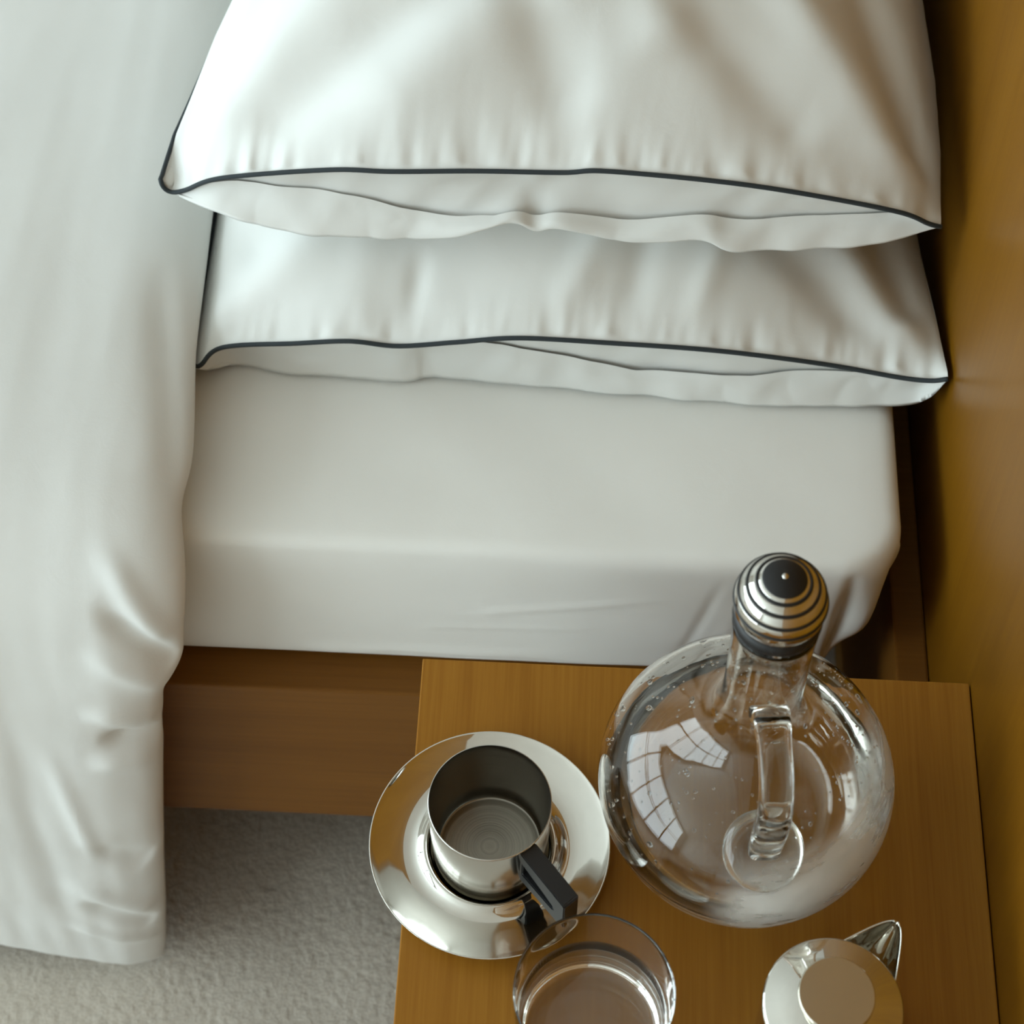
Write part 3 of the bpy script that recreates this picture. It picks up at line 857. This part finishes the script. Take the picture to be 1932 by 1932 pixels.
build('plug', v_, f_, M['chrome'], st)

# ------------------------------------------------------------------ saucer
v_, f_ = lathe([(0, .0022), (.030, .0022), (.0345, .0026), (.0368, .0060), (.0378, .0100), (.0392, .0118), (.0406, .0112), (.0425, .0094), (.0455, .0076), (.049, .0070), (.055, .0078), (.062, .0098), (.069, .0124), (.0722, .0137), (.0730, .0142), (.0731, .0135),
                (.0722, .0125), (.069, .0110), (.062, .0084), (.055, .0064), (.047, .0048), (.040, .0015), (.036, .0004), (.030, .0004), (0, .0004)], (0, 0, TZ), 128)
sa = build('saucer', v_, f_, M['chrome'], None, (0, 0, TZ))
tag(sa, 'round polished steel saucer under the steel cup', 'saucer')

# ------------------------------------------------------------------ cup
cu = empty('cup', (0, 0, TZ + .0026))
tag(cu, 'steel espresso cup with black handle standing on the saucer', 'cup')
z0 = .0028
op = smooth_curve([(.0335, z0 + .0012, 0), (.0342, z0 + .004, 0), (.0350, .020, 0), (.0358, .040, 0), (.0363, .058, 0), (.0365, .0690, 0)], 24)[:, :2]
prof = [(0, z0), (.028, z0), (.0320, z0 + .0002)] + [tuple(p) for p in op] + [(.0364, .0696), (.0360, .0696)]
v_, f_ = lathe(prof, (0, 0, TZ), 128); build('body', v_, f_, M['steel_out'], cu)
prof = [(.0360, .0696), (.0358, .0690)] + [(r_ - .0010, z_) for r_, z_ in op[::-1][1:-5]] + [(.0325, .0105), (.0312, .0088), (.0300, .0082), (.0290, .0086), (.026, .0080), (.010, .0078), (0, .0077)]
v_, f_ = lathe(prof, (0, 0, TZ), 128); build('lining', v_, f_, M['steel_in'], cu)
# handle: angular black bracket with one long slot
ha = math.radians(-48.0)
dr_ = np.array([math.cos(ha), math.sin(ha), 0]); sd = np.array([-dr_[1], dr_[0], 0])
outl = [(.0345, .0640), (.0700, .0640), (.0735, .0610), (.0735, .0345), (.0700, .0325), (.0660, .0325), (.0350, .0270)]
outl = [(.0345, .0655), (.0735, .0610), (.0745, .0600), (.0745, .0310), (.0715, .0300), (.0345, .0300)]
hole = [(.0372, .0540), (.0580, .0475), (.0640, .0450), (.0655, .0425), (.0640, .0405), (.0580, .0400), (.0372, .0400)]
bm = bmesh.new()
hw = .0057
def ringv(pts, s): return [bm.verts.new(np.array([0, 0, TZ]) + dr_ * r_ + np.array([0, 0, z_]) + sd * s) for r_, z_ in pts]
def resamp(pts, n):
    p = np.array(pts + [pts[0]], float); s = np.concatenate([[0], np.cumsum(np.linalg.norm(np.diff(p, axis=0), axis=1))])
    q = np.linspace(0, s[-1], n, endpoint=False); return [(np.interp(t, s, p[:, 0]), np.interp(t, s, p[:, 1])) for t in q]
for s in (-hw, hw):
    a = ringv(outl, s); b_ = ringv(hole, s)
    es = [bm.edges.new((a[i], a[(i + 1) % len(a)])) for i in range(len(a))] + [bm.edges.new((b_[i], b_[(i + 1) % len(b_)])) for i in range(len(b_))]
    bmesh.ops.triangle_fill(bm, edges=es, use_beauty=True, use_dissolve=False)
    if s < 0: A, Bh = a, b_
for x0_, y0_ in ((A, a), (Bh, b_)):
    for i in range(len(x0_)):
        j = (i + 1) % len(x0_)
        bm.faces.new((x0_[i], x0_[j], y0_[j], y0_[i]))
bmesh.ops.recalc_face_normals(bm, faces=bm.faces)
sharp = [e for e in bm.edges if len(e.link_faces) == 2 and e.calc_face_angle(0) > 0.5]
bmesh.ops.bevel(bm, geom=sharp, offset=.0007, segments=2, affect='EDGES')
bmesh.ops.translate(bm, verts=bm.verts, vec=-Vector((0, 0, TZ + .0026)))
me = bpy.data.meshes.new('handle'); bm.to_mesh(me); bm.free(); me.materials.append(M['black'])
ho = bpy.data.objects.new('handle', me); ho.parent = cu; col.objects.link(ho)
tag(ho, 'black plastic slotted handle')

# ------------------------------------------------------------------ tumbler
GX, GY = 0.0634, -0.1160
tu_ = empty('tumbler', (GX, GY, TZ))
tag(tu_, 'clear glass tumbler of water in front of the saucer', 'tumbler')
prof = [(0, .0012), (.034, .0008), (.0385, .0005), (.0408, .0025), (.0420, .008), (.0432, .035), (.0442, .065), (.0446, .0840), (.0443, .0850), (.0438, .0850), (.0434, .0840), (.0428, .065), (.0418, .035), (.0406, .0215), (.0385, .0172), (.034, .0152), (.024, .0142), (0, .0140)]
dense = [prof[0], prof[1]] + [tuple(p) for p in smooth_curve([(a, b, 0) for a, b in prof[2:]], 320)[:, :2]]
dense[-1] = (0, .0140)
v_, f_ = lathe(dense, (GX, GY, TZ), 128); build('glass_body', v_, f_, M['glass'], tu_)
wl = .050
pw = [(0, .0136), (.0242, .0138), (.0343, .0148), (.0389, .0169), (.0410, .0213), (.0422, .035), (.0427, wl), (.0405, wl - .0008), (.036, wl - .0011), (0, wl - .0011)]
v_, f_ = lathe(pw, (GX, GY, TZ), 128)
tag(build('water', v_, f_, M['water'], None, (GX, GY, TZ + .0136)), 'clear water half filling the glass tumbler', 'water')

# ------------------------------------------------------------------ creamer
RX, RY = 0.1947, -0.1154
cr = empty('creamer', (RX, RY, TZ))
tag(cr, 'small polished steel creamer with pointed spout near the wall', 'creamer')
v_, f_ = lathe([(0, .0006), (.036, .0006), (.0375, .0016), (.0382, .006), (.0388, .03), (.0390, .060), (.0390, .0775), (.0388, .0790), (.0382, .0800), (.0376, .0801), (.0376, .060), (0, .058)], (RX, RY, TZ), 128)
build('body', v_, f_, M['chrome'], cr)
lid = [(.0383, .0802), (.0381, .0806), (.0377, .0809), (.0372, .0811), (.0300, .0842), (.0215, .0878), (.0150, .0890), (.0120, .0895), (.0116, .0925)]
v_, f_ = lathe([(0, .0795), (.0375, .0795)] + lid + [(0, .0925)], (RX, RY, TZ), 128)
ld = build('lid', v_, f_, M['chrome'], cr)
v_, f_ = lathe([(0, .0926), (.0190, .0926), (.0206, .0932), (.0210, .0942), (.0210, .0968), (.0208, .0973), (.0205, .0976), (.0202, .0976), (.0190, .0976), (.0, .0976)], (RX, RY, TZ), 96)
build('knob', v_, f_, M['steel_top'], ld)
# spout: open pointed beak, a folded trough with thin walls
sa_ = math.radians(52.0)
d1 = np.array([math.cos(sa_), math.sin(sa_), 0]); d2 = np.array([-d1[1], d1[0], 0])
V = []; nl, na = 26, 25
def beak(inset):
    for i in range(nl):
        t = i / (nl - 1)
        r_ = .0340 + (.0275) * t
        w_ = (.0150 * (1 - t) ** 0.9 + .0035 * math.sqrt(max(0, 1 - (t * 0.999) ** 6))) - inset
        w_ = max(w_, .0002)
        zr = .0770 + .0075 * t
        dp = .034 * (1 - t) ** 1.1 + .0045 * math.sqrt(max(0, 1 - t ** 6)) - inset
        for k in range(na):
            a = PI * k / (na - 1)
            V.append(np.array([RX, RY, TZ]) + d1 * (r_ - (inset if t > .95 else 0)) + d2 * w_ * math.cos(a) + np.array([0, 0, zr - max(dp, .0003) * math.sin(a)]))
beak(0.0); beak(0.0009)
F = gridfaces(na, nl) + gridfaces(na, nl, nl * na)
o2 = nl * na
for i in range(nl - 1):
    for k in (0, na - 1):
        F.append((i * na + k, (i + 1) * na + k, o2 + (i + 1) * na + k, o2 + i * na + k))
for k in range(na - 1):
    F.append(((nl - 1) * na + k, (nl - 1) * na + k + 1, o2 + (nl - 1) * na + k + 1, o2 + (nl - 1) * na + k))
build('spout', V, F, M['chrome'], cr)
